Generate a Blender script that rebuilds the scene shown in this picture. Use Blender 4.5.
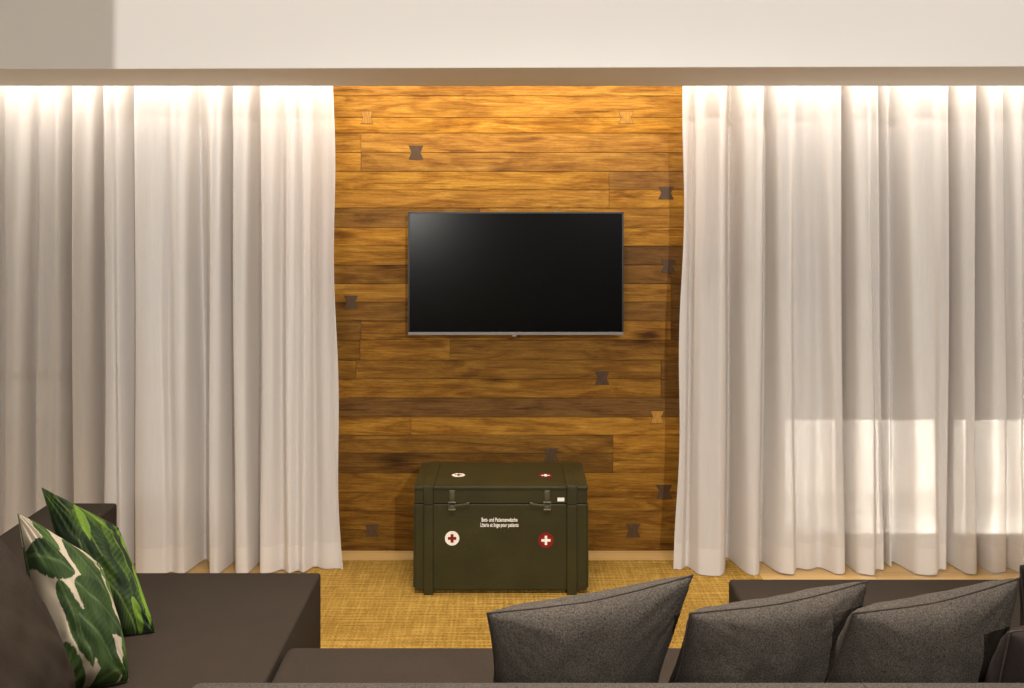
import bpy, bmesh, math, random
from mathutils import Vector, Matrix, noise

# ------------------------------------------------------------------ camera, world, lights, exposure
SC = bpy.context.scene
for o in list(bpy.data.objects):
    bpy.data.objects.remove(o, do_unlink=True)
COL = SC.collection
FPX, HOR, CZ = 1088.0, 200.0, 1.97          # focal length in pixels, horizon row, eye height


def at(px, py, y):                          # a photo pixel at depth y -> a place in the room
    s = FPX / y
    return Vector(((px - 512) / s, y, CZ - (py - HOR) / s))


cam_d = bpy.data.cameras.new('camera')
cam = bpy.data.objects.new('camera', cam_d)
COL.objects.link(cam)
cam.location = (0, 0, CZ)
cam.rotation_euler = (math.pi / 2, 0, 0)
cam_d.sensor_width = 36
cam_d.lens = FPX / 1024 * 36
cam_d.shift_y = -(344 - HOR) / 1024
cam_d.clip_start = 0.05
SC.camera = cam

SC.view_settings.view_transform = 'Standard'
SC.view_settings.look = 'None'
SC.view_settings.gamma = 1
SC.view_settings.use_curve_mapping = False
SC.view_settings.exposure = 0.06

W = bpy.data.worlds.new('world')
SC.world = W
W.use_nodes = True
W.node_tree.nodes['Background'].inputs[0].default_value = (1.0, 0.94, 0.87, 1)
W.node_tree.nodes['Background'].inputs[1].default_value = 0.24


def aim(o, target):
    d = Vector(target) - o.location
    o.rotation_euler = d.to_track_quat('-Z', 'Y').to_euler()


def area(name, loc, target, sx, sy, power, col):
    d = bpy.data.lights.new(name, 'AREA')
    d.shape = 'RECTANGLE'
    d.size, d.size_y = sx, sy
    d.energy = power
    d.color = col
    o = bpy.data.objects.new(name, d)
    COL.objects.link(o)
    o.location = loc
    aim(o, target)
    return o


def point(name, loc, power, col, radius):
    d = bpy.data.lights.new(name, 'POINT')
    d.energy = power
    d.color = col
    d.shadow_soft_size = radius
    o = bpy.data.objects.new(name, d)
    COL.objects.link(o)
    o.location = loc
    return o


point('hall_lamp', (1.86, -4.0, 4.0), 1520, (1.0, 0.97, 0.935), 0.012)
area('cove_strip', (0, 5.60, 2.86), (0, 5.86, 2.0), 6.2, 0.05, 58, (1.0, 0.935, 0.86))
area('overhead_fill', (0.2, 3.3, 4.6), (0.2, 3.5, 0), 2.4, 1.0, 135, (1.0, 0.93, 0.84)).data.spread = math.radians(95)  # added overhead fill to brighten sofa, rug and trunk top, not a real fixture
area('room_fill', (-1.32, -0.3, 2.0), (-0.6, 6.0, 1.7), .7, .5, 62, (1.0, 0.96, 0.90))
area('terrace_lamp', (3.0, 6.34, .50), (3.0, 7.4, 0.15), 1.5, 0.35, 52, (1.0, 0.95, 0.88))

# ------------------------------------------------------------------ helpers


def obj(name, bm, mat, parent=None, smooth=False, auto=None):
    me = bpy.data.meshes.new(name)
    bm.normal_update()
    bm.to_mesh(me)
    bm.free()
    if mat:
        for m in (mat if isinstance(mat, (list, tuple)) else [mat]):
            me.materials.append(m)
    if smooth:
        for p in me.polygons:
            p.use_smooth = True
    if auto is not None:
        for p in me.polygons:
            p.use_smooth = True
        me.set_sharp_from_angle(angle=math.radians(auto))
    o = bpy.data.objects.new(name, me)
    COL.objects.link(o)
    if parent is not None:
        o.parent = parent
        o.location = -Vector(parent.get('_org', (0, 0, 0)))
    return o


def thing(name, label, cat, loc, group=None):
    o = bpy.data.objects.new(name, None)
    COL.objects.link(o)
    o.empty_display_size = 0.1
    o.location = loc
    o['_org'] = list(loc)
    o['label'] = label
    o['category'] = cat
    if group:
        o['group'] = group
    return o


def struct(name, bm, mat, label=None, parent=None, **k):
    o = obj(name, bm, mat, parent, **k)
    if parent is None:
        o['kind'] = 'structure'
    if label:
        o['label'] = label
    return o


def sub(parent_part, name, bm, mat, **k):      # a sub-part: parts sit at offset -org of their thing
    o = obj(name, bm, mat, None, **k)
    o.parent = parent_part                     # the part already undoes the thing's offset
    return o


def box(bm, x0, x1, y0, y1, z0, z1, bevel=0.0, seg=2, mi=0):
    r = bmesh.ops.create_cube(bm, size=1.0)
    vs = r['verts']
    for v in vs:
        v.co = Vector((x0 + (v.co.x + .5) * (x1 - x0), y0 + (v.co.y + .5) * (y1 - y0), z0 + (v.co.z + .5) * (z1 - z0)))
    fs = set(f for v in vs for f in v.link_faces)
    for f in fs:
        f.material_index = mi
    if bevel > 0:
        es = list(set(e for v in vs for e in v.link_edges))
        bmesh.ops.bevel(bm, geom=es, offset=bevel, segments=seg, profile=0.5, affect='EDGES', clamp_overlap=True)
    return vs


def newbm(*boxes, **k):
    bm = bmesh.new()
    for b in boxes:
        box(bm, *b, **k)
    return bm


def cyl(bm, p0, p1, r, n=16, r2=None):
    p0, p1 = Vector(p0), Vector(p1)
    d = p1 - p0
    m = Matrix.Translation((p0 + p1) / 2) @ d.to_track_quat('Z', 'Y').to_matrix().to_4x4()
    bmesh.ops.create_cone(bm, cap_ends=True, segments=n, radius1=r, radius2=r if r2 is None else r2, depth=d.length, matrix=m)


def tube(bm, pts, r, n=6, closed=True):
    m = len(pts)
    rings = []
    up = Vector((0.13, 0.31, 0.94)).normalized()
    for i in range(m):
        a = pts[(i - 1) % m] if (closed or i > 0) else pts[i]
        b = pts[(i + 1) % m] if (closed or i < m - 1) else pts[i]
        t = (b - a)
        if t.length < 1e-9:
            t = Vector((1, 0, 0))
        t.normalize()
        s = t.cross(up)
        if s.length < 1e-3:
            s = t.cross(Vector((1, 0, 0)))
        s.normalize()
        q = s.cross(t)
        rings.append([bm.verts.new(pts[i] + (s * math.cos(k / n * 2 * math.pi) + q * math.sin(k / n * 2 * math.pi)) * r) for k in range(n)])
    for i in range(m if closed else m - 1):
        A, B = rings[i], rings[(i + 1) % m]
        for k in range(n):
            bm.faces.new((A[k], A[(k + 1) % n], B[(k + 1) % n], B[k]))


# ------------------------------------------------------------------ materials


class NT:
    def __init__(s, name):
        s.m = bpy.data.materials.new(name)
        s.m.use_nodes = True
        s.t = s.m.node_tree
        s.b = s.t.nodes['Principled BSDF']

    def n(s, typ, **k):
        x = s.t.nodes.new(typ)
        for a, v in k.items():
            if a.startswith('i_'):
                key = a[2:].replace('_', ' ')
                x.inputs[key].default_value = v
            else:
                setattr(x, a, v)
        return x

    def l(s, a, b):
        s.t.links.new(a, b)

    def mapping(s, scale, coord='Object'):
        tc = s.n('ShaderNodeTexCoord')
        mp = s.n('ShaderNodeMapping')
        mp.inputs['Scale'].default_value = scale
        s.l(tc.outputs[coord], mp.inputs['Vector'])
        return mp.outputs['Vector']

    def noise(s, vec, scale, detail=3, rough=.55, dist=0.0):
        x = s.n('ShaderNodeTexNoise')
        x.inputs['Scale'].default_value = scale
        x.inputs['Detail'].default_value = detail
        x.inputs['Roughness'].default_value = rough
        x.inputs['Distortion'].default_value = dist
        if vec is not None:
            s.l(vec, x.inputs['Vector'])
        return x.outputs['Fac']

    def ramp(s, fac, stops):
        r = s.n('ShaderNodeValToRGB')
        e = r.color_ramp.elements
        while len(e) < len(stops):
            e.new(0.5)
        for k, (p, c) in enumerate(stops):
            e[k].position = p
            e[k].color = (c[0], c[1], c[2], 1)
        s.l(fac, r.inputs['Fac'])
        return r.outputs['Color']

    def math(s, op, a, b=None, clamp=False):
        x = s.n('ShaderNodeMath', operation=op, use_clamp=clamp)
        for i, v in enumerate((a, b)):
            if v is None:
                continue
            if isinstance(v, (int, float)):
                x.inputs[i].default_value = v
            else:
                s.l(v, x.inputs[i])
        return x.outputs[0]

    def mix(s, fac, a, b, mode='MIX'):
        x = s.n('ShaderNodeMix', data_type='RGBA', blend_type=mode)
        for sock, v in ((x.inputs['Factor'], fac), (x.inputs['A'], a), (x.inputs['B'], b)):
            if isinstance(v, (int, float)):
                sock.default_value = v
            elif isinstance(v, tuple):
                sock.default_value = (v[0], v[1], v[2], 1)
            else:
                s.l(v, sock)
        return x.outputs['Result']

    def bump(s, h, strength=.3, dist=.01):
        b = s.n('ShaderNodeBump')
        b.inputs['Strength'].default_value = strength
        b.inputs['Distance'].default_value = dist
        s.l(h, b.inputs['Height'])
        s.l(b.outputs['Normal'], s.b.inputs['Normal'])

    def set(s, color=None, rough=None, metal=None, spec=None):
        for key, v in (('Base Color', color), ('Roughness', rough), ('Metallic', metal), ('Specular IOR Level', spec)):
            if v is None:
                continue
            if isinstance(v, tuple):
                s.b.inputs[key].default_value = (v[0], v[1], v[2], 1)
            elif isinstance(v, (int, float)):
                s.b.inputs[key].default_value = v
            else:
                s.l(v, s.b.inputs[key])
        return s.m


def m_plain(name, c, rough=.6, metal=0.0, spec=.5, var=.06, scale=18):
    t = NT(name)
    f = t.noise(t.mapping((1, 1, 1)), scale, 4)
    col = t.ramp(f, [(0.3, tuple(x * (1 - var) for x in c)), (0.7, tuple(min(1, x * (1 + var)) for x in c))])
    return t.set(col, rough, metal, spec)


def m_plaster(name, c):
    t = NT(name)
    v = t.mapping((1, 1, 1))
    f = t.noise(v, 3, 5)
    col = t.ramp(f, [(0.3, tuple(x * .985 for x in c)), (0.7, c)])
    t.bump(t.noise(v, 160, 3), .05, .002)
    return t.set(col, .85, 0, .2)


def m_fabric(name, c, heather=.25, scale=420, hs=260):
    t = NT(name)
    v = t.mapping((1, 1, 1))
    f = t.noise(v, hs, 2)
    g = t.noise(v, 6, 3)
    a = t.ramp(f, [(0.3, tuple(x * (1 - heather) for x in c)), (0.72, tuple(x * (1 + heather) for x in c))])
    b = t.ramp(g, [(0.3, (.92, .92, .92)), (0.7, (1.06, 1.05, 1.04))])
    col = t.mix(1.0, a, b, 'MULTIPLY')
    t.bump(t.noise(v, scale, 2), .35, .002)
    return t.set(col, .95, 0, .15)


def m_wood_wall(name):
    t = NT(name)
    at_ = t.n('ShaderNodeAttribute', attribute_name='tone')
    sep = t.n('ShaderNodeSeparateColor')
    t.l(at_.outputs['Color'], sep.inputs['Color'])
    tone, seed, grey = sep.outputs[0], sep.outputs[1], sep.outputs[2]
    tc = t.n('ShaderNodeTexCoord')
    off = t.n('ShaderNodeCombineXYZ')
    t.l(t.math('MULTIPLY', seed, 37.0), off.inputs[0])
    t.l(t.math('MULTIPLY', seed, 91.0), off.inputs[1])
    t.l(t.math('MULTIPLY', seed, 13.0), off.inputs[2])
    add = t.n('ShaderNodeVectorMath', operation='ADD')
    t.l(tc.outputs['Object'], add.inputs[0])
    t.l(off.outputs[0], add.inputs[1])

    def mp(sc):
        m = t.n('ShaderNodeMapping')
        m.inputs['Scale'].default_value = sc
        t.l(add.outputs[0], m.inputs['Vector'])
        return m.outputs['Vector']
    big = t.noise(mp((1.6, 4, 11)), 1.6, 4, .6, 1.4)
    grain = t.noise(mp((3, 30, 60)), 2.2, 5, .65, .5)
    fine = t.noise(mp((14, 60, 160)), 3, 3, .6)
    wv = t.n('ShaderNodeTexWave', wave_type='RINGS', rings_direction='Y')
    wv.inputs['Scale'].default_value = 2.2
    wv.inputs['Distortion'].default_value = 9
    wv.inputs['Detail'].default_value = 3
    wv.inputs['Detail Scale'].default_value = 1.1
    t.l(mp((1.1, 1, 9)), wv.inputs['Vector'])
    warm = t.ramp(t.math('ADD', t.math('MULTIPLY', big, .68), t.math('MULTIPLY', grain, .32)),
                  [(0.30, (.13, .046, .006)), (0.43, (.27, .112, .011)), (0.57, (.42, .200, .024)), (0.70, (.53, .285, .046))])
    cool = t.ramp(t.math('ADD', t.math('MULTIPLY', big, .68), t.math('MULTIPLY', grain, .32)),
                  [(0.30, (.15, .063, .014)), (0.5, (.29, .135, .034)), (0.7, (.40, .205, .060))])
    c = t.mix(grey, warm, cool)
    c = t.mix(.34, c, t.ramp(wv.outputs['Fac'], [(0.0, (.55, .50, .45)), (0.5, (1, 1, 1)), (1, (1, 1, 1))]), 'MULTIPLY')
    c = t.mix(.42, c, t.ramp(fine, [(0.32, (.45, .40, .36)), (0.55, (1, 1, 1))]), 'MULTIPLY')
    # knots
    vo = t.n('ShaderNodeTexVoronoi', feature='F1')
    vo.inputs['Scale'].default_value = 1.0
    t.l(mp((1.7, .1, 5.2)), vo.inputs['Vector'])
    kn = t.ramp(t.math('ADD', vo.outputs['Distance'], t.math('MULTIPLY', t.math('SUBTRACT', grain, .5), .12)),
                [(0.05, (.22, .17, .14)), (0.12, (.62, .56, .5)), (0.22, (1, 1, 1))])
    c = t.mix(.85, c, kn, 'MULTIPLY')
    crack = t.noise(mp((1.1, 1, 34)), 1.7, 2, .5, .6)
    c = t.mix(.7, c, t.ramp(crack, [(0.68, (1, 1, 1)), (0.715, (.28, .2, .15)), (0.75, (.75, .7, .65))]), 'MULTIPLY')
    blot = t.noise(mp((2.2, 2, 7)), 1.3, 3, .6, .8)
    c = t.mix(.42, c, t.ramp(blot, [(0.36, (.45, .38, .32)), (0.5, (1, 1, 1))]), 'MULTIPLY')
    comb = t.n('ShaderNodeCombineColor')
    for i in range(3):
        t.l(tone, comb.inputs[i])
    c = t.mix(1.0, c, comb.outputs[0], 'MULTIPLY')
    t.bump(t.math('ADD', grain, t.math('MULTIPLY', fine, .4)), .25, .002)
    return t.set(c, t.math('ADD', t.math('MULTIPLY', grain, .2), .45), 0, .12)


def m_floor(name):
    t = NT(name)
    tc = t.n('ShaderNodeTexCoord')
    br = t.n('ShaderNodeTexBrick')
    br.offset = .37
    br.inputs['Scale'].default_value = 1
    br.inputs['Brick Width'].default_value = 1.9
    br.inputs['Row Height'].default_value = .16
    br.inputs['Mortar Size'].default_value = .0015
    br.inputs['Color1'].default_value = (.50, .31, .115, 1)
    br.inputs['Color2'].default_value = (.60, .38, .14, 1)
    br.inputs['Mortar'].default_value = (.22, .12, .05, 1)
    t.l(tc.outputs['Object'], br.inputs['Vector'])
    g = t.noise(t.mapping((2.5, 45, 10)), 2, 5, .6, .4)
    col = t.mix(.5, br.outputs['Color'], t.ramp(g, [(0.3, (.72, .66, .6)), (0.6, (1, 1, 1))]), 'MULTIPLY')
    return t.set(col, .42, 0, .4)


def m_rug(name):
    t = NT(name)
    tc = t.n('ShaderNodeTexCoord')
    # woven rows: weft bands across the room, plied bumps along each
    w1 = t.n('ShaderNodeTexWave', wave_type='BANDS', bands_direction='Y')
    w1.inputs['Scale'].default_value = 9.5
    w1.inputs['Distortion'].default_value = 1.6
    w1.inputs['Detail'].default_value = 2
    w1.inputs['Detail Scale'].default_value = 3
    t.l(tc.outputs['Object'], w1.inputs['Vector'])
    w2 = t.n('ShaderNodeTexWave', wave_type='BANDS', bands_direction='X')
    w2.inputs['Scale'].default_value = 15
    w2.inputs['Distortion'].default_value = 3.5
    w2.inputs['Detail'].default_value = 2
    w2.inputs['Detail Scale'].default_value = 2
    t.l(tc.outputs['Object'], w2.inputs['Vector'])
    rowv = t.noise(t.mapping((2.2, 48, 1)), 1.6, 3, .6)
    colv = t.noise(t.mapping((34, 3.2, 1)), 1.4, 3, .6)
    sp = t.noise(t.mapping((1, 1, 1)), 110, 3, .7)
    h = t.math('MULTIPLY', t.math('ADD', w1.outputs['Fac'], .35), t.math('ADD', w2.outputs['Fac'], .6))
    base = t.ramp(t.math('ADD', t.math('MULTIPLY', rowv, .45), t.math('ADD', t.math('MULTIPLY', colv, .3), t.math('MULTIPLY', sp, .25))),
                  [(0.36, (.19, .092, .017)), (0.48, (.33, .185, .034)), (0.60, (.47, .29, .066))])
    c = t.mix(.75, base, t.ramp(h, [(0.1, (.42, .34, .24)), (0.6, (1, 1, 1))]), 'MULTIPLY')
    t.bump(t.math('ADD', h, t.math('MULTIPLY', sp, .5)), .5, .006)
    return t.set(c, .9, 0, .1)


def m_sheer(name, transp, transl, c=(.82, .775, .73)):
    t = NT(name)
    v = t.mapping((1, 1, 1))
    wx = t.noise(t.mapping((260, 260, 6)), 1, 2)
    wz = t.noise(t.mapping((40, 40, 3)), 1, 3)
    f = t.math('MULTIPLY', t.math('ADD', wx, wz), .5)
    col = t.ramp(f, [(0.35, tuple(x * .95 for x in c)), (0.62, c)])
    df = t.n('ShaderNodeBsdfDiffuse')
    tl = t.n('ShaderNodeBsdfTranslucent')
    tp = t.n('ShaderNodeBsdfTransparent')
    t.l(col, df.inputs['Color'])
    t.l(col, tl.inputs['Color'])
    tp.inputs['Color'].default_value = (1, .98, .96, 1)
    m1 = t.n('ShaderNodeMixShader')
    m1.inputs[0].default_value = transl
    t.l(df.outputs[0], m1.inputs[1])
    t.l(tl.outputs[0], m1.inputs[2])
    m2 = t.n('ShaderNodeMixShader')
    lw = t.n('ShaderNodeLayerWeight')
    lw.inputs['Blend'].default_value = .5
    face = t.math('POWER', t.math('SUBTRACT', 1.0, lw.outputs['Facing']), 1.4)
    t.l(t.math('MULTIPLY', t.math('MULTIPLY', f, transp * 3.0), face), m2.inputs[0])
    t.l(m1.outputs[0], m2.inputs[1])
    t.l(tp.outputs[0], m2.inputs[2])
    out = t.t.nodes['Material Output']
    t.l(m2.outputs[0], out.inputs['Surface'])
    t.t.nodes.remove(t.b)
    return t.m


def m_glass(name):
    t = NT(name)
    tp = t.n('ShaderNodeBsdfTransparent')
    gl = t.n('ShaderNodeBsdfGlossy')
    gl.inputs['Roughness'].default_value = .02
    fr = t.n('ShaderNodeFresnel')
    fr.inputs['IOR'].default_value = 1.5
    mx = t.n('ShaderNodeMixShader')
    t.l(fr.outputs[0], mx.inputs[0])
    t.l(tp.outputs[0], mx.inputs[1])
    t.l(gl.outputs[0], mx.inputs[2])
    t.l(mx.outputs[0], t.t.nodes['Material Output'].inputs['Surface'])
    t.t.nodes.remove(t.b)
    return t.m


def m_vcol(name, rough=.8):
    t = NT(name)
    a = t.n('ShaderNodeAttribute', attribute_name='print')
    t.bump(t.noise(t.mapping((1, 1, 1)), 500, 2), .25, .002)
    return t.set(a.outputs['Color'], rough, 0, .25)


def m_trunk(name, c, worn):
    t = NT(name)
    v = t.mapping((1, 1, 1))
    f = t.noise(v, 5, 5, .65)
    g = t.noise(t.mapping((3, 3, 40)), 3, 4, .6)
    col = t.ramp(f, [(0.3, tuple(x * .8 for x in c)), (0.7, tuple(x * 1.2 for x in c))])
    col = t.mix(.35, col, t.ramp(g, [(0.3, (.7, .68, .62)), (0.6, (1, 1, 1))]), 'MULTIPLY')
    wear = t.ramp(t.noise(v, 34, 5, .75), [(0.62, (0, 0, 0)), (0.74, (1, 1, 1))])
    col = t.mix(t.math('MULTIPLY', wear, .5), col, worn)
    t.bump(f, .1, .003)
    return t.set(col, .42, 0, .36)


M = dict(
    plaster=m_plaster('white_plaster', (.80, .775, .74)),
    plaster_warm=m_plaster('warm_plaster', (.74, .68, .60)),
    wood=m_wood_wall('oak_planks'),
    floor=m_floor('light_floorboards'),
    rug=m_rug('woven_jute'),
    sheer=m_sheer('sheer_linen', .13, .24),
    hem=m_sheer('doubled_linen', .08, .22),
    glass=m_glass('window_glass'),
    frame=m_plain('window_frame_white', (.55, .53, .50), .5),
    terrace=m_plaster('terrace_white', (.82, .79, .74)),
    sofa=m_fabric('brown_grey_upholstery', (.028, .0196, .0134), .22),
    cushion=m_fabric('charcoal_weave', (.054, .0445, .036), .55, 420, 230),
    piping=m_fabric('charcoal_seam', (.046, .036, .028), .3),
    dark=m_fabric('dark_brown_weave', (.020, .0135, .0115), .2),
    leaf=m_vcol('leaf_print'),
    trunk=m_trunk('olive_paint', (.029, .0250, .0058), (.090, .066, .028)),
    steel=m_plain('worn_olive_steel', (.085, .075, .042), .45, .5),
    white=m_plain('white_enamel', (.80, .76, .66), .5),
    red=m_plain('red_enamel', (.20, .008, .006), .6, 0, .2),
    black=m_plain('black_plastic', (.008, .008, .008), .35),
    silver=m_plain('silver_metal', (.20, .18, .16), .4, .5),
    foot=m_plain('dark_foot', (.02, .018, .016), .5),
)
t_ = NT('screen_glass')
M['screen'] = t_.set((.0005, .0005, .0006), .20, 0, .16)
M['screen'].node_tree.nodes['Principled BSDF'].inputs['Roughness'].default_value = .20


def keymat(name, c):
    t = NT(name)
    g = t.noise(t.mapping((30, 30, 6)), 4, 4)
    return t.set(t.ramp(g, [(0.3, tuple(x * .7 for x in c)), (0.7, tuple(x * 1.2 for x in c))]), .5, 0, .3)


M['key_dark'] = keymat('dark_key_wood', (.075, .038, .013))
M['key_light'] = keymat('light_key_wood', (.44, .21, .03))
M['key_gap'] = keymat('key_joint', (.10, .045, .012))

# ------------------------------------------------------------------ the room
WY = 6.11
struct('floor', newbm((-4.2, 4.6, -1.0, 6.2, -.06, 0)), M['floor'])
struct('wall_left', newbm((-3.5, -3.4, 3.4, 6.2, 0, 3.7)), M['plaster'])
struct('wall_right', newbm((3.4, 3.5, 3.6, 6.2, 0, 3.7)), M['plaster'])
struct('ceiling', newbm((-3.5, 3.5, 3.9, 6.2, 3.6, 3.7)), M['plaster'])
# the plastered bulkhead that hides the curtain slot and its light strip (its right end a touch nearer)
bm = newbm((-3.4, 3.4, 4.80, 5.56, 2.5526, 3.6), bevel=.004)
for v in bm.verts:
    if v.co.y < 5.2:
        v.co.y -= .05 * v.co.x / 2.3
struct('trim_1', bm, M['plaster'], 'white plastered bulkhead above the curtains')
struct('trim_2', newbm((-3.4, 3.4, 5.56, 6.2, 2.96, 3.0)), M['plaster'], 'top of the curtain slot')
# the wall the photographer stands in front of: its end cuts off the hall lamp on the left
struct('wall_front', newbm((-3.5, .465, -.70, -.60, 0, 3.7)), M['plaster'])


def S(y):
    return CZ - (y - HOR) / (FPX / WY)


def X(px):
    return (px - 512) / (FPX / WY)


rows = [-12, 6, 25, 43, 61, 80, 96, 117.5, 133, 152.5, 171.5, 190, 208, 228, 246, 265, 284, 302, 321, 340, 360, 379, 398, 417, 435, 453, 473, 492, 511, 530, 550.8]
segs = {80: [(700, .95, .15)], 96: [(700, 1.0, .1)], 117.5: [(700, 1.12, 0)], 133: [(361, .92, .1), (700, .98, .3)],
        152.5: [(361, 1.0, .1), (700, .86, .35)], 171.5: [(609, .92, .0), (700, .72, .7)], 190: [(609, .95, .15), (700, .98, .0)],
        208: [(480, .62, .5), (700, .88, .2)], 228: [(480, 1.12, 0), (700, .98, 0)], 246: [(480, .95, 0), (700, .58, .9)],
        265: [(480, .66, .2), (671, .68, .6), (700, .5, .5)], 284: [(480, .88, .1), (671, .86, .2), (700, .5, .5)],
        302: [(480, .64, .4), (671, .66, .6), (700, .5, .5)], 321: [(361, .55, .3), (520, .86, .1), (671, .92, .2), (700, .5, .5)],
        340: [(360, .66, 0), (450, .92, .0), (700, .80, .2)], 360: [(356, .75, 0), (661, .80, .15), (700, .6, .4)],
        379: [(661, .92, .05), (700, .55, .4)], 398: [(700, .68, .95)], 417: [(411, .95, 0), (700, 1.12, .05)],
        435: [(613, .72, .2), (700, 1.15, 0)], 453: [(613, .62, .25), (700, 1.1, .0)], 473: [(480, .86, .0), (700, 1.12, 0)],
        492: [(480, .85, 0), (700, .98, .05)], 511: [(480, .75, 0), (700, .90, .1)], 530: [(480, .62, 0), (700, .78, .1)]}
random.seed(4)
bm = bmesh.new()
lay = bm.loops.layers.float_color.new('tone')
box(bm, -1.16, 1.16, WY + .012, WY + .07, 0, 2.97)
for f in bm.faces:
    for l in f.loops:
        l[lay] = (.15, .5, .2, 1)
for i in range(len(rows) - 1):
    y0, y1 = rows[i], rows[i + 1]
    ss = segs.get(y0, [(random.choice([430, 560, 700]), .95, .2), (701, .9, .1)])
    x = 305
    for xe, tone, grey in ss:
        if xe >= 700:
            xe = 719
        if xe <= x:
            continue
        d = random.uniform(-.0015, .0015)
        before = set(bm.faces)
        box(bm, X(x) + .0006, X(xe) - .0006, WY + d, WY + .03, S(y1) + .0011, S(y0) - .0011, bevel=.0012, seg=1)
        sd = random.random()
        tone = max(.3, 1 + (tone - 1) * 1.08) * (1.20 if y0 < 215 else 1.08 if y0 < 340 else .94 if y0 < 450 else .76)  # row factor paints cove light falloff into the planks: brighter above, darker below
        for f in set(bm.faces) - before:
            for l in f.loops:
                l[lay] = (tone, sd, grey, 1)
        x = xe
wall = struct('wall_back', bm, M['wood'], 'wall clad in reclaimed oak planks')


def bowtie(cx, cy, w, h, mat, gap=None):
    s = FPX / WY
    x, z = X(cx), S(cy)
    w, h = w / s / 2, h / s / 2
    b = bmesh.new()

    def prism(k, y0, y1, mi):
        pts = [(-w - k, h + k), (0 - w * .0, h * .45 + k), (w + k, h + k), (w * .62 + k, 0), (w + k, -h - k), (0, -h * .45 - k), (-w - k, -h - k), (-w * .62 - k, 0)]
        pts = [(-w - k, h + k), (w + k, h + k), (w * .58 + k, 0), (w + k, -h - k), (-w - k, -h - k), (-w * .58 - k, 0)]
        fr = [b.verts.new((x + p[0], y0, z + p[1])) for p in pts]
        bk = [b.verts.new((x + p[0], y1, z + p[1])) for p in pts]
        f = b.faces.new(fr)
        f.material_index = mi
        for q in range(len(pts)):
            g = b.faces.new((fr[q], bk[q], bk[(q + 1) % len(pts)], fr[(q + 1) % len(pts)]))
            g.material_index = mi
    prism(0.0, WY - .0032, WY + .008, 0)
    prism(.0026, WY - .0024, WY + .008, 1)
    bmesh.ops.recalc_face_normals(b, faces=b.faces)
    return obj('butterfly_key', b, [mat, M['key_gap']], wall)


for cx, cy, w, h, k in [(367, 117.5, 12, 12, 'key_light'), (626, 117.5, 15, 12, 'key_light'), (416, 152.5, 14, 13, 'key_dark'), (666, 193, 15, 12, 'key_dark'),
                        (351, 302, 13, 12, 'key_dark'), (668, 266, 14, 12, 'key_dark'), (602, 378, 14, 13, 'key_dark'), (657, 417, 13, 12, 'key_light'),
                        (551, 455, 15, 13, 'key_dark'), (664, 491.5, 16, 13, 'key_dark'), (633, 530.5, 14, 13, 'key_dark'), (372, 530.5, 14, 12, 'key_dark')]:
    bowtie(cx, cy, w, h, M[k])

# window bays behind the curtains
for sgn, side, num in ((-1, 'left', 1), (1, 'right', 2)):
    xa, xb, xc = 1.16, 1.46, 3.4
    def q(a, b):
        return (min(sgn * a, sgn * b), max(sgn * a, sgn * b))
    bm = bmesh.new()
    box(bm, *q(xa, xb), WY, 6.25, 0, 2.96)
    box(bm, *q(xb, xc), WY, 6.25, 2.62, 2.96)
    struct('wall_back_' + side, bm, M['plaster'])
    fr = bmesh.new()
    y0, y1 = 6.13, 6.19
    for a, b, c, d in ((xb, xb + .08, 0, 2.62), (xc - .08, xc, 0, 2.62), (xb + .08, xc - .08, 2.55, 2.62), (xb + .08, xc - .08, 0, .075),
                       (xb + .08, xc - .08, .95, 1.0), (2.42, 2.49, .075, .95), (2.42, 2.49, 1.0, 2.55)):
        box(fr, *q(a, b), y0, y1, c, d, bevel=.004)
    win = struct('window_%d' % num, fr, M['frame'], 'window behind the %s curtain' % side)
    for a, b, c, d in ((xb + .08, 2.42, .075, .95), (2.49, xc - .08, .075, .95), (xb + .08, 2.42, 1.0, 2.55), (2.49, xc - .08, 1.0, 2.55)):
        obj('pane', newbm((*q(a, b), 6.157, 6.163, c, d)), M['glass'], win)
struct('floor_terrace', newbm((-4.2, 4.2, 6.25, 7.6, -.08, -.02)), M['terrace'])
struct('wall_terrace', newbm((-4.2, 4.2, 7.4, 7.55, -.02, .475)), M['terrace'])

# ------------------------------------------------------------------ rug
bm = newbm((-1.16, 1.30, 3.0, 5.935, 0.0005, .006), bevel=.002)
rug = obj('rug', bm, M['rug'])
rug['label'] = 'golden woven jute rug on the floor in front of the plank wall'
rug['category'] = 'rug'
RZ = .006

# ------------------------------------------------------------------ curtains


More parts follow.
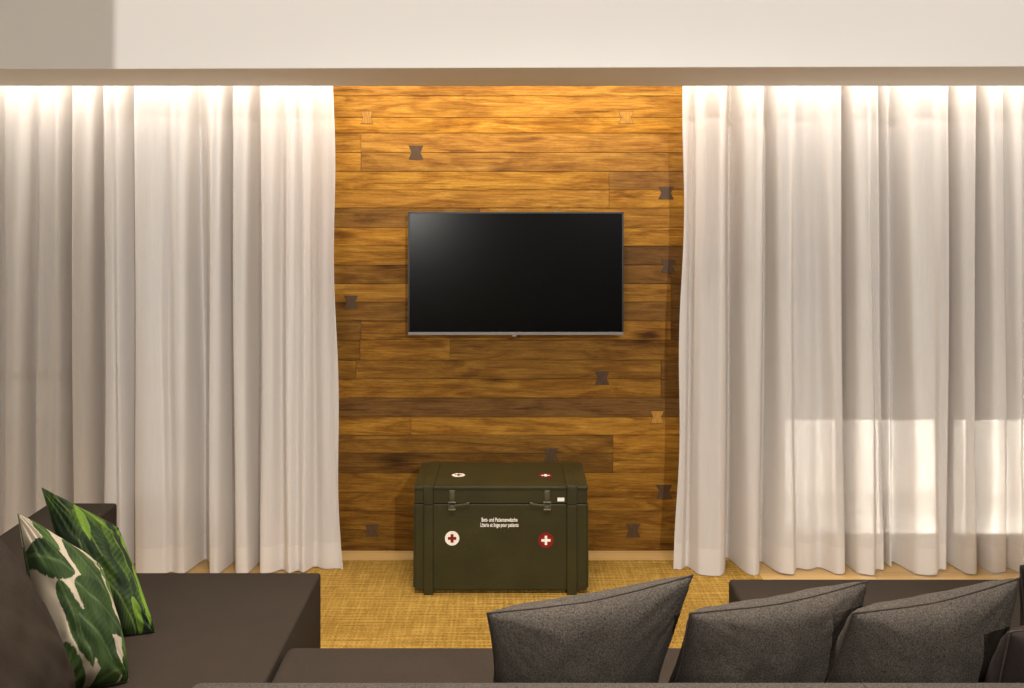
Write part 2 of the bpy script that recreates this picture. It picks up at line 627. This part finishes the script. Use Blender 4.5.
def curtain(name, label, valleys, edge, seed, free_end, low):
    """valleys: list of (top px, bottom px, pull) at the curtain depth; folds bulge towards the room between them"""
    rnd = random.Random(seed)
    YC = 5.785
    s = FPX / YC
    zt, zb = 2.93, .006
    nz = 46
    zs = [zb + (zt - zb) * (k / nz) for k in range(nz + 1)]
    hemz = .15
    zs = sorted(zs + [hemz, hemz - .003])
    per = 8
    jit = [(rnd.uniform(-.012, .012), rnd.uniform(0, 6.28)) for _ in valleys]
    grid = []
    for z in zs:
        k = 1 - z / zt                                   # 0 top .. 1 bottom
        amp = .78 + .22 * min(1, k * 1.5)
        P = []
        for i, (a, b_, d) in enumerate(valleys):
            e = 0 if 0 < i < len(valleys) - 1 else 1
            wob = .005 * math.sin(2.1 * z + i * 1.3 + seed) * (.3 + k)
            dep = d * 1.4 * amp + jit[i][0] * math.sin(1.7 * z + jit[i][1]) * (1 - e)
            kx = k ** 2.4 if (free_end == 'R' and i > len(valleys) - 4) else k
            P.append((((a * (1 - kx) + b_ * kx) - 512) / s + wob, dep))
        row = []
        for i in range(len(P) - 1):
            (xa, da), (xb, db) = P[i], P[i + 1]
            for q in range(per):
                t = q / per
                w = (1 - math.cos(math.pi * t)) / 2
                xx = xa + (xb - xa) * t
                rip = .0035 * math.sin(xx * 260 + 2 * math.sin(z * 1.1 + i)) * (.4 + k) + .004 * noise.noise(Vector((xx * 14, z * 1.2, seed)))
                row.append(Vector((xx, YC + da + (db - da) * w + rip, z)))
        row.append(Vector((P[-1][0], YC + P[-1][1], z)))
        for _ in range(2):
            ys = [p.y for p in row]
            for q in range(1, len(row) - 1):
                row[q].y = (ys[q - 1] + ys[q] * 1.2 + ys[q + 1]) / 3.2 if 1 < q < len(row) - 2 else ys[q]
                if 2 < q < len(row) - 3:
                    row[q].y = (ys[q - 2] + ys[q - 1] + ys[q] + ys[q + 1] + ys[q + 2]) / 5
        # the free edge drifts and flutters
        ei = 0 if free_end == 'L' else -1
        for j in range(5):
            jj = j if free_end == 'L' else len(row) - 1 - j
            row[jj].x += (1 - j / 5) * .008 * math.sin(z * 5.0 + seed)
        # hem line is not perfectly level
        if z <= zb + 1e-6:
            for p in row:
                p.z += .004 + .006 * noise.noise(Vector((p.x * 5, seed, 0)))
        grid.append(row)

    def build(lo, hi, off):
        bm = bmesh.new()
        vs = []
        for r in range(lo, hi + 1):
            vs.append([bm.verts.new(p + Vector((0, off, 0))) for p in grid[r]])
        for a in range(len(vs) - 1):
            for b in range(len(vs[0]) - 1):
                bm.faces.new((vs[a][b], vs[a][b + 1], vs[a + 1][b + 1], vs[a + 1][b]))
        return bm
    ih = zs.index(hemz)
    main = obj(name, build(ih - 1, len(zs) - 1, 0), M['sheer'], smooth=True)
    main['label'] = label
    main['category'] = 'curtain'
    main['group'] = 'sheer curtains either side of the plank wall'
    h = obj('hem', build(0, ih - 1, 0), M['hem'], main, smooth=True)
    # side hem of the free edge: a doubled band of cloth
    bm = bmesh.new()
    w = 5
    cols = []
    for r in grid[ih - 1:]:
        e = r[:w] if free_end == 'L' else r[-w:]
        cols.append([bm.verts.new(p + Vector((0, .004, 0))) for p in e])
    for a in range(len(cols) - 1):
        for b in range(w - 1):
            bm.faces.new((cols[a][b], cols[a][b + 1], cols[a + 1][b + 1], cols[a + 1][b]))
    obj('side_hem', bm, M['hem'], main, smooth=True)
    return main


def folds(x, step, n, seed):
    r = random.Random(seed)
    out = []
    for _ in range(n):
        w = abs(step) * r.uniform(.7, 1.4)
        for f, d in ((.28, -.05), (.70, -.055), (1.0, .05)):
            xx = x + f * w * (1 if step > 0 else -1)
            out.append((xx, xx, d * r.uniform(.5, 1.2)))
        x += w * (1 if step > 0 else -1)
    return out if step > 0 else out[::-1]


VL = folds(2, -30, 5, 3) + [(2, 2, .03), (10, 10, -.04), (24, 20, -.045), (35, 28, .06), (42, 38, -.02), (54, 50, .015), (61, 60, -.02), (68, 69, .11), (76, 77, -.05), (90, 90, -.05),
      (99, 99, .11), (106, 106, -.03), (112, 113, .02), (120, 122, -.03), (129, 133, .11), (137, 140, -.05), (150, 152, -.07), (163, 168, -.06), (171, 173, -.03), (180, 184, -.06),
      (187, 190, -.05), (193, 197, .11), (201, 204, .07), (209, 209, .0), (215, 214, -.06), (222, 223, -.06), (228, 230, .11), (236, 238, -.06), (248, 250, -.06), (256, 257, .11),
      (264, 264, -.06), (274, 274, -.05), (284, 282, .0), (291, 291, -.06), (298, 300, -.02), (305, 307, -.05), (312, 313, .03), (322, 324, -.005), (330, 337, .01), (333, 344, .0)]
VR = [(685.5, 676, .0), (691, 681, -.01), (697, 687, .035), (703, 695, -.07), (716, 716, -.08), (724, 724, -.04), (736, 733, .15), (743, 742, -.05), (752, 750, -.07), (762, 758, -.04),
      (770, 766, .11), (776, 776, -.05), (786, 788, -.065), (794, 797, .015), (803, 808, -.015), (816, 822, .025), (828, 832, -.06), (838, 841, -.05), (845, 847, .15), (851, 855, -.05),
      (862, 868, -.075), (870, 875, .0), (876, 882, -.02), (882, 890, .11), (889, 894, .015), (898, 900, .11), (907, 910, -.065), (925, 928, -.08), (938, 939, -.01), (947, 946, -.025),
      (954, 953, .11), (960, 959, -.05), (972, 970, -.06), (981, 979, .15), (988, 988, -.06), (1000, 1002, -.035), (1003, 1007, .02), (1014, 1016, -.075), (1024, 1026, .03)] + folds(1026, 30, 6, 8)
curtain('curtain', 'white sheer curtain left of the plank wall, behind the chaise with leaf cushions', VL, 0, 3, 'R', 0)
curtain('curtain', 'white sheer curtain right of the plank wall, its lower half lit through from outside', VR, 0, 11, 'L', 0)

# ------------------------------------------------------------------ television
s = FPX / 6.0
tx0, tx1 = (408 - 512) / s, (623.6 - 512) / s
tz1, tz0 = CZ - (212 - HOR) / s, CZ - (335.5 - HOR) / s
TV = thing('television', 'black flat screen television with silver lower edge hanging on the plank wall', 'television', ((tx0 + tx1) / 2, 6.0, (tz0 + tz1) / 2))
obj('back_housing', newbm((tx0 + .02, tx1 - .02, 6.020, 6.055, tz0 + .03, tz1 - .02), bevel=.006), M['black'], TV)
obj('wall_bracket', newbm((-.2, .22, 6.05, 6.106, 1.40, 1.75), bevel=.004), M['black'], TV)
bm = bmesh.new()
b = .009
for q in ((tx0, tx0 + b, tz0 + .018, tz1), (tx1 - b, tx1, tz0 + .018, tz1), (tx0, tx1, tz1 - b, tz1)):
    box(bm, q[0], q[1], 6.0, 6.022, q[2], q[3], bevel=.0015)
obj('bezel', bm, M['black'], TV)
obj('screen', newbm((tx0 + b - .001, tx1 - b + .001, 6.004, 6.020, tz0 + .016, tz1 - b + .001)), M['screen'], TV)
bar = obj('lower_trim', newbm((tx0, tx1, 5.997, 6.024, tz0 + .002, tz0 + .019), bevel=.002), M['silver'], TV)
sub(bar, 'badge', newbm((.000, .026, 5.994, 6.006, tz0 - .006, tz0 + .006), bevel=.002), M['silver'])
for px in (503, 556):
    xx = (px - 512) / s
    obj('top_clip', newbm((xx - .012, xx + .012, 6.004, 6.03, tz1, tz1 + .005), bevel=.001), M['silver'], TV)

# ------------------------------------------------------------------ trunk
YF, YB = 5.413, 5.905
s = FPX / YF


def TP(px, py):
    return (px - 512) / s, CZ - (py - HOR) / s


TX0, TX1 = -.490, .379
ZT = .547
Z0 = RZ + .018
TR = thing('storage_trunk', 'olive green wooden army trunk with red cross emblems standing on the jute rug', 'trunk', ((TX0 + TX1) / 2, (YF + YB) / 2, RZ))
ZL = .455
bm = newbm((TX0 + .006, TX1 - .006, YF + .012, YB, Z0, ZL - .002), bevel=.004)
obj('body', bm, M['trunk'], TR)
bm = newbm((TX0 + .004, TX1 - .004, YF + .010, YB + .002, ZL + .001, ZT - .012), (TX0, TX1, YF + .002, YB + .004, ZT - .018, ZT - .003), bevel=.004)
obj('lid', bm, M['trunk'], TR)
for a, b_ in ((424, 433.2), (567, 576.8)):
    xa, xb = (a - 512) / s, (b_ - 512) / s
    obj('batten', newbm((xa, xb, YF - .008, YF + .014, RZ, ZL - .003), bevel=.003), M['trunk'], TR)
    obj('lid_batten', newbm((xa, xb, YF - .010, YF + .012, ZL + .001, ZT - .001), (xa - .004, xb + .004, YF - .008, YB + .004, ZT - .004, ZT + .004), bevel=.002), M['trunk'], TR)
    obj('skid', newbm((xa, xb, YF + .014, YB, RZ, Z0 + .002), bevel=.002), M['trunk'], TR)
for xx, d in ((TX0, -1), (TX1, 1)):          # cleats and grab bars on the ends
    x0, x1 = sorted((xx - d * .008, xx + d * .003))
    obj('end_cleat', newbm((x0, x1, YF + .02, YF + .075, Z0 + .01, ZL - .01), (x0, x1, YB - .075, YB - .02, Z0 + .01, ZL - .01), (x0, x1, YF + .075, YB - .075, .27, .33), bevel=.003), M['trunk'], TR)
for px, d in ((452, 1), (547.2, -1)):
    xc = (px - 512) / s
    zt_, zb_ = TP(0, 491)[1], TP(0, 511)[1]
    bm = bmesh.new()
    yf = YF + .012
    box(bm, xc - .014, xc + .014, yf - .009, yf + .004, ZL + .012, ZT - .022, bevel=.002)
    box(bm, xc - .020, xc + .020, yf - .006, yf + .004, zb_ - .004, ZL - .006, bevel=.002)
    cyl(bm, (xc - .02, yf - .011, ZL + .010), (xc + .02, yf - .011, ZL + .010), .006, 12)
    cyl(bm, (xc - .018, yf - .011, zb_ + .006), (xc + .018, yf - .011, zb_ + .006), .007, 12)
    for e in (-1, 1):
        box(bm, xc + e * .015 - .003, xc + e * .015 + .003, yf - .014, yf - .006, zb_ + .004, ZL + .012, bevel=.001)
    for e in (-1, 1):
        bmesh.ops.create_uvsphere(bm, u_segments=10, v_segments=6, radius=.004, matrix=Matrix.Translation((xc + e * .008, yf - .009, ZT - .03)))
    la = obj('latch', bm, M['steel'], TR, auto=40)
    lv = bmesh.new()
    box(lv, *sorted((xc + d * .012, xc + d * .072)), yf - .018, yf - .011, ZL - .020, ZL - .011, bevel=.002)
    box(lv, *sorted((xc + d * .070, xc + d * .088)), yf - .019, yf - .010, ZL - .021, ZL - .006, bevel=.003)
    for v in lv.verts:
        v.co.z += (v.co.x - xc) * d * .10 + .010
    sub(la, 'lever', lv, M['steel'])


def emblem(cx, cy, r, flat, disc, cross, cw, ratio=.30, label=None):
    bm = bmesh.new()
    if flat:      # on the lid, lying
        cyl(bm, (cx, cy, ZT - .004), (cx, cy, ZT - .0015), r, 40)
        c = [(cx - cw, cx + cw, cy - cw * ratio, cy + cw * ratio, ZT - .004, ZT - .0008), (cx - cw * ratio, cx + cw * ratio, cy - cw, cy + cw, ZT - .004, ZT - .0005)]
    else:
        yf = YF + .012
        cyl(bm, (cx, yf - .0015, cy), (cx, yf + .002, cy), r, 40)
        c = [(cx - cw, cx + cw, yf - .0024, yf + .001, cy - cw * ratio, cy + cw * ratio), (cx - cw * ratio, cx + cw * ratio, yf - .0027, yf + .001, cy - cw, cy + cw)]
    for f in bm.faces:
        f.material_index = 0
    for q in c:
        box(bm, *q, mi=1)
    o = obj('emblem', bm, [disc, cross], TR)
    if label:
        o['label'] = label


x, z = TP(452, 539)
emblem(x, z, .036, False, M['white'], M['red'], .021, .34, 'white disc with a red cross')
x, z = TP(546, 541)
emblem(x, z, .038, False, M['red'], M['white'], .023, .27, 'red disc with a white cross')
yl = YF + .225
emblem((458.5 - 512) / (FPX / yl), yl, .034, True, M['white'], M['red'], .020, .3, 'white disc with a red cross on the lid')
emblem((545.5 - 512) / (FPX / yl), yl - .01, .036, True, M['red'], M['white'], .022, .27, 'red disc with a white cross on the lid')
x0, z0 = TP(557.5, 501.8)
x1, z1 = TP(564.5, 498.2)
obj('paper_tag', newbm((x0, x1, YF + .0075, YF + .0115, z0, z1), bevel=.0005), M['white'], TR)


def lettering(txt, xc, zc, width, height):
    cu = bpy.data.curves.new('t', 'FONT')
    cu.body = txt
    cu.align_x = 'CENTER'
    cu.size = 1
    cu.extrude = .01
    cu.offset = .018
    to = bpy.data.objects.new('t', cu)
    COL.objects.link(to)
    dg = bpy.context.evaluated_depsgraph_get()
    dg.update()
    me = bpy.data.meshes.new_from_object(to.evaluated_get(dg))
    bpy.data.objects.remove(to)
    xs = [v.co.x for v in me.vertices]
    bm = bmesh.new()
    bm.from_mesh(me)
    bpy.data.meshes.remove(me)
    k = width / (max(xs) - min(xs))
    mid = (max(xs) + min(xs)) / 2
    for v in bm.verts:
        v.co = Vector((xc + (v.co.x - mid) * k, YF + .0115 - v.co.z * .1, zc + (v.co.y - .35) * height / .72))
    return obj('lettering', bm, M['white'], TR)


lettering('Bett- und Patientenwäsche', *TP(499.5, 520.3), 36 / s, 4.0 / s)
lettering('Literie et linge pour patients', *TP(499.5, 525.5), 38 / s, 4.0 / s)

# ------------------------------------------------------------------ sofa modules


def soft_block(x0, x1, y0, y1, z0, z1, bev, n=14, puff=.0):
    bm = bmesh.new()
    box(bm, x0, x1, y0, y1, z0, z1, bevel=bev, seg=4)
    return bm


def feet(root, pts):
    for (x, y) in pts:
        bm = bmesh.new()
        cyl(bm, (x, y, 0.0 if not (-1.16 < x < 1.30 and 3.0 < y) else RZ), (x, y, .06), .02, 16, .024)
        obj('foot', bm, M['foot'], root, auto=40)


SH = .42
ch = thing('chaise', 'brown-grey upholstered chaise with low backrest, left, carrying the leaf print cushions', 'sofa', (-1.3, 3.6, 0))
obj('seat', soft_block(-1.64, -.795, 2.45, 4.53, .05, SH, .012), M['sofa'], ch, auto=50)
obj('backrest', soft_block(-1.93, -1.642, 2.45, 4.53, .05, .71, .012), M['sofa'], ch, auto=50)
feet(ch, [(-1.8, 2.6), (-.95, 2.6), (-1.8, 4.38), (-.95, 4.38)])

so = thing('sofa', 'brown-grey sofa seat at the bottom of the view, seen over its back', 'sofa', (.04, 3.1, 0))
bm = soft_block(-.78, .865, 2.755, 3.765, .05, SH + .009, .03)
obj('seat', bm, M['sofa'], so, auto=50)
bm = bmesh.new()
box(bm, -.81, .865, 2.44, 2.75, .05, .762, bevel=.035, seg=5)
for v in bm.verts:
    if v.co.x > .82:
        v.co.x = .875
obj('backrest', bm, M['cushion'], so, auto=50)
feet(so, [(-.7, 2.6), (.75, 2.6), (-.68, 3.62), (.76, 3.62)])

rs = thing('sofa', 'brown-grey corner sofa section on the right below the bright curtain', 'sofa', (1.7, 3.6, 0))
obj('seat', soft_block(.885, 2.30, 2.755, 4.455, .05, SH, .015), M['sofa'], rs, auto=50)
obj('side_backrest', soft_block(2.302, 2.60, 2.44, 4.455, .05, .71, .015), M['sofa'], rs, auto=50)
bm = bmesh.new()
box(bm, .885, 2.298, 2.44, 2.75, .05, .762, bevel=.035, seg=5)
for v in bm.verts:
    if v.co.x < .93:
        v.co.x = .877
obj('backrest', bm, M['cushion'], rs, auto=50)
feet(rs, [(1.0, 2.6), (2.45, 2.6), (1.02, 4.32), (2.45, 4.32)])

# ------------------------------------------------------------------ cushions


def pillow(name, label, corners, T, mat, seed, n=44, pull=.055, back=.8, group=None, print_fn=None, wr=.010, seam=True, power=.42, cat='cushion', floorz=SH + .003):
    TL, TR_, BR, BL = [Vector(c) for c in corners]
    ctr = (TL + TR_ + BR + BL) / 4
    nrm = (TR_ - BL).cross(TL - BR).normalized()      # pointing out of the shown face
    root = thing(name, label, cat, (ctr.x, ctr.y, min(BR.z, BL.z)), group)
    bm = bmesh.new()
    cl = bm.loops.layers.float_color.new('print')

    def co(i):
        a = i / n
        return math.sin((a - .5) * math.pi) * .5 + (a - .5) * 1.0        # denser near the edges

    def pos(u, v, side):
        u2 = u * (1 - pull * (1 - v * v) * (1 - .3 * abs(v)))
        v2 = v * (1 - pull * (1 - u * u) * (1 - .3 * abs(u)))
        a, b = (u2 + 1) / 2, (v2 + 1) / 2
        p = (BL * (1 - a) + BR * a) * (1 - b) + (TL * (1 - a) + TR_ * a) * b
        env = max(0, (1 - u * u) * (1 - v * v))
        h = T * env ** power * (1 - .18 * v)
        # creases running in from the corners and along the seams
        q = Vector((u * 2.2 + seed, v * 2.2, seed * 1.7))
        crease = noise.noise(q * 1.3) * .6 + noise.noise(Vector((u * 5 + 3 * v, v * 3 - u, seed * 3.1))) * .4
        edge = min(1, 2.2 * (1 - max(abs(u), abs(v))) + .05)
        cr = math.atan2(abs(v) - 1.05, abs(u) - 1.05)
        fan = math.sin(cr * 22 + seed) * max(0, 1 - ((abs(u) - 1) ** 2 + (abs(v) - 1) ** 2) * 1.6) * env ** .3
        h += wr * crease * edge * 2 + wr * .6 * fan
        p = p + nrm * (h if side > 0 else -h * back)
        if p.z < floorz:
            p.z = floorz + (p.z - floorz) * .02
        return p
    F, B, UV = {}, {}, {}
    for i in range(n + 1):
        for j in range(n + 1):
            u, v = co(i), co(j)
            u = max(-1, min(1, u)); v = max(-1, min(1, v))
            f = bm.verts.new(pos(u, v, 1))
            F[i, j] = f
            UV[f] = (u, v, 1)
            if 0 < i < n and 0 < j < n:
                g = bm.verts.new(pos(u, v, -1))
                B[i, j] = g
                UV[g] = (u, v, -1)
            else:
                B[i, j] = f
    for i in range(n):
        for j in range(n):
            bm.faces.new((F[i, j], F[i + 1, j], F[i + 1, j + 1], F[i, j + 1]))
            try:
                bm.faces.new((B[i, j], B[i, j + 1], B[i + 1, j + 1], B[i + 1, j]))
            except ValueError:
                pass
    if print_fn:
        cache = {v: print_fn(*UV[v]) for v in bm.verts}
        for f in bm.faces:
            for l in f.loops:
                c = cache[l.vert]
                l[cl] = (c[0], c[1], c[2], 1)
    border = [F[i, 0].co.copy() for i in range(n)] + [F[n, j].co.copy() for j in range(n)] + [F[i, n].co.copy() for i in range(n, 0, -1)] + [F[0, j].co.copy() for j in range(n, 0, -1)]
    obj('cover', bm, mat, root, smooth=True)
    if seam:
        bm = bmesh.new()
        tube(bm, border, .0024, 6)
        obj('seam', bm, M['piping'] if not print_fn else mat, root, smooth=True)
        if print_fn:
            me = root.children[-1].data
            ca = me.color_attributes.new('print', 'FLOAT_COLOR', 'POINT')
            for d in ca.data:
                d.color = (.045, .075, .02, 1)
    return root


G = 'charcoal cushions along the sofa back'
B0 = SH + .012
pillow('cushion', 'charcoal cushion directly below the trunk, leftmost of the row along the sofa back',
       (at(487, 613, 2.93), at(693, 575, 3.06), at(646, 722, 3.34), at(484, 735, 3.22)), .14, M['cushion'], 1.3, group=G, pull=.10, wr=.013)
pillow('cushion', 'charcoal cushion in the middle of the row along the sofa back',
       (at(690, 613, 2.93), at(868, 581, 3.08), at(828, 720, 3.36), at(648, 735, 3.20)), .14, M['cushion'], 4.1, group=G, pull=.10, wr=.013)
pillow('cushion', 'charcoal cushion right of the middle one in the row along the sofa back, overlapping it',
       (at(853, 613, 2.90), at(1019, 578, 3.06), at(978, 720, 3.34), at(790, 738, 3.16)), .145, M['cushion'], 7.7, group=G, pull=.10, wr=.013)
pillow('cushion', 'dark brown cushion at the lower right corner of the view, leaning in the sofa corner',
       (at(1010, 632, 2.86), at(1150, 605, 3.2), at(1140, 735, 3.22), at(972, 765, 2.98)), .17, M['dark'], 9.2, group=G)
pillow('cushion', 'dark cushion standing against the right side backrest, only its pointed corner in view',
       (at(1020, 566, 3.55), at(1110, 540, 3.95), at(1090, 618, 4.02), at(1024, 672, 3.57)), .07, M['dark'], 2.9, group=G)
pillow('cushion', 'large grey-brown cushion leaning on the left backrest, at the lower left corner',
       ((-1.60, 2.75, .93), (-1.575, 3.33, .94), (-1.36, 3.36, B0), (-1.36, 2.75, B0)), .13, M['sofa'], 5.5, pull=.03, group='large back cushions')


def leaf_print(leaves, ground, dark, light, rib, seed):
    def fn(u, v, side):
        if side < 0:
            u = -u
        col = ground
        for (cx, cy, ang, L, Wd, sh) in leaves:
            ca, sa = math.cos(ang), math.sin(ang)
            dx, dy = u - cx, v - cy
            a = (dx * ca + dy * sa) / L + .5
            if not 0 < a < 1:
                continue
            b = -dx * sa + dy * ca - .10 * math.sin(a * 3.1) * L * .3
            hw = Wd * math.sin(math.pi * a ** .8) ** .75
            hw *= 1 - .06 * (math.sin(a * 40 + sh * 9) > .75)
            if abs(b) > hw:
                continue
            vein = .5 + .5 * math.sin((a * L * 2.2 - abs(b) * .9) * 34)
            m = max(0, min(1, sh + .16 * (vein - .5) + .45 * noise.noise(Vector((u * 3, v * 3, seed + cx * 5)))))
            if b > 0:
                m *= .8
            c = tuple(d * (1 - m) + l * m for d, l in zip(dark, light))
            if abs(b) < .016 + .01 * (1 - a):
                c = tuple(.45 * x + .55 * y for x, y in zip(c, rib))
            col = c
        return col
    return fn


R = math.radians
L1 = [(-.58, .80, R(-40), .55, .15, .75), (.25, .42, R(-48), 1.25, .34, .40), (-.62, .42, R(-12), .85, .27, .25), (.30, -.12, R(-28), 1.35, .34, .22), (-.38, -.42, R(-62), .95, .24, .38),
      (-.55, -.15, R(-70), .7, .17, .3), (.15, -.62, R(-40), 1.3, .30, .30), (.88, .25, R(-82), 1.5, .15, .85), (.86, -.72, R(-98), .95, .20, .70), (-.70, -.85, R(-30), 1.0, .26, .4), (.35, -.95, R(10), .9, .15, .6)]
L2 = [(-.6, .6, R(-60), 1.5, .34, .06), (.3, .7, R(-30), 1.5, .32, .16), (-.2, .1, R(-75), 1.5, .40, .06), (.55, .1, R(-80), 1.6, .36, .12), (.0, -.6, R(-50), 1.7, .42, .08), (-.7, -.4, R(-95), 1.4, .3, .1),
      (.86, .45, R(-80), 1.0, .13, .75), (-.30, .62, R(-100), .7, .13, .9), (.84, -.40, R(-95), 1.1, .17, 1.0), (.45, -.80, R(-70), .6, .12, .8), (.2, .80, R(-25), .9, .08, .6)]
p1 = leaf_print(L1, (.36, .30, .22), (.009, .020, .005), (.052, .092, .016), (.07, .11, .035), 1.0)
p2 = leaf_print(L2, (.010, .020, .006), (.008, .018, .005), (.12, .21, .016), (.12, .16, .035), 2.0)
GL = 'leaf print cushions on the chaise'
pillow('leaf_cushion', 'cushion with green palm leaves on cream, front one of two on the chaise',
       (at(18, 514, 3.60), at(100, 566, 3.76), at(128, 681, 3.50), at(52, 700, 3.40)), .125, M['leaf'], 3.3, n=200, group=GL, print_fn=p1, wr=.013, pull=.02)
pillow('leaf_cushion', 'dark cushion with bright lime leaves, behind the cream leaf cushion, against the backrest',
       (at(42, 488, 4.00), at(118, 528, 4.16), at(155, 634, 3.90), at(88, 648, 3.84)), .10, M['leaf'], 6.4, n=170, group=GL, print_fn=p2, wr=.015, pull=.03)
for o in bpy.data.objects:
    if '_org' in o:
        del o['_org']
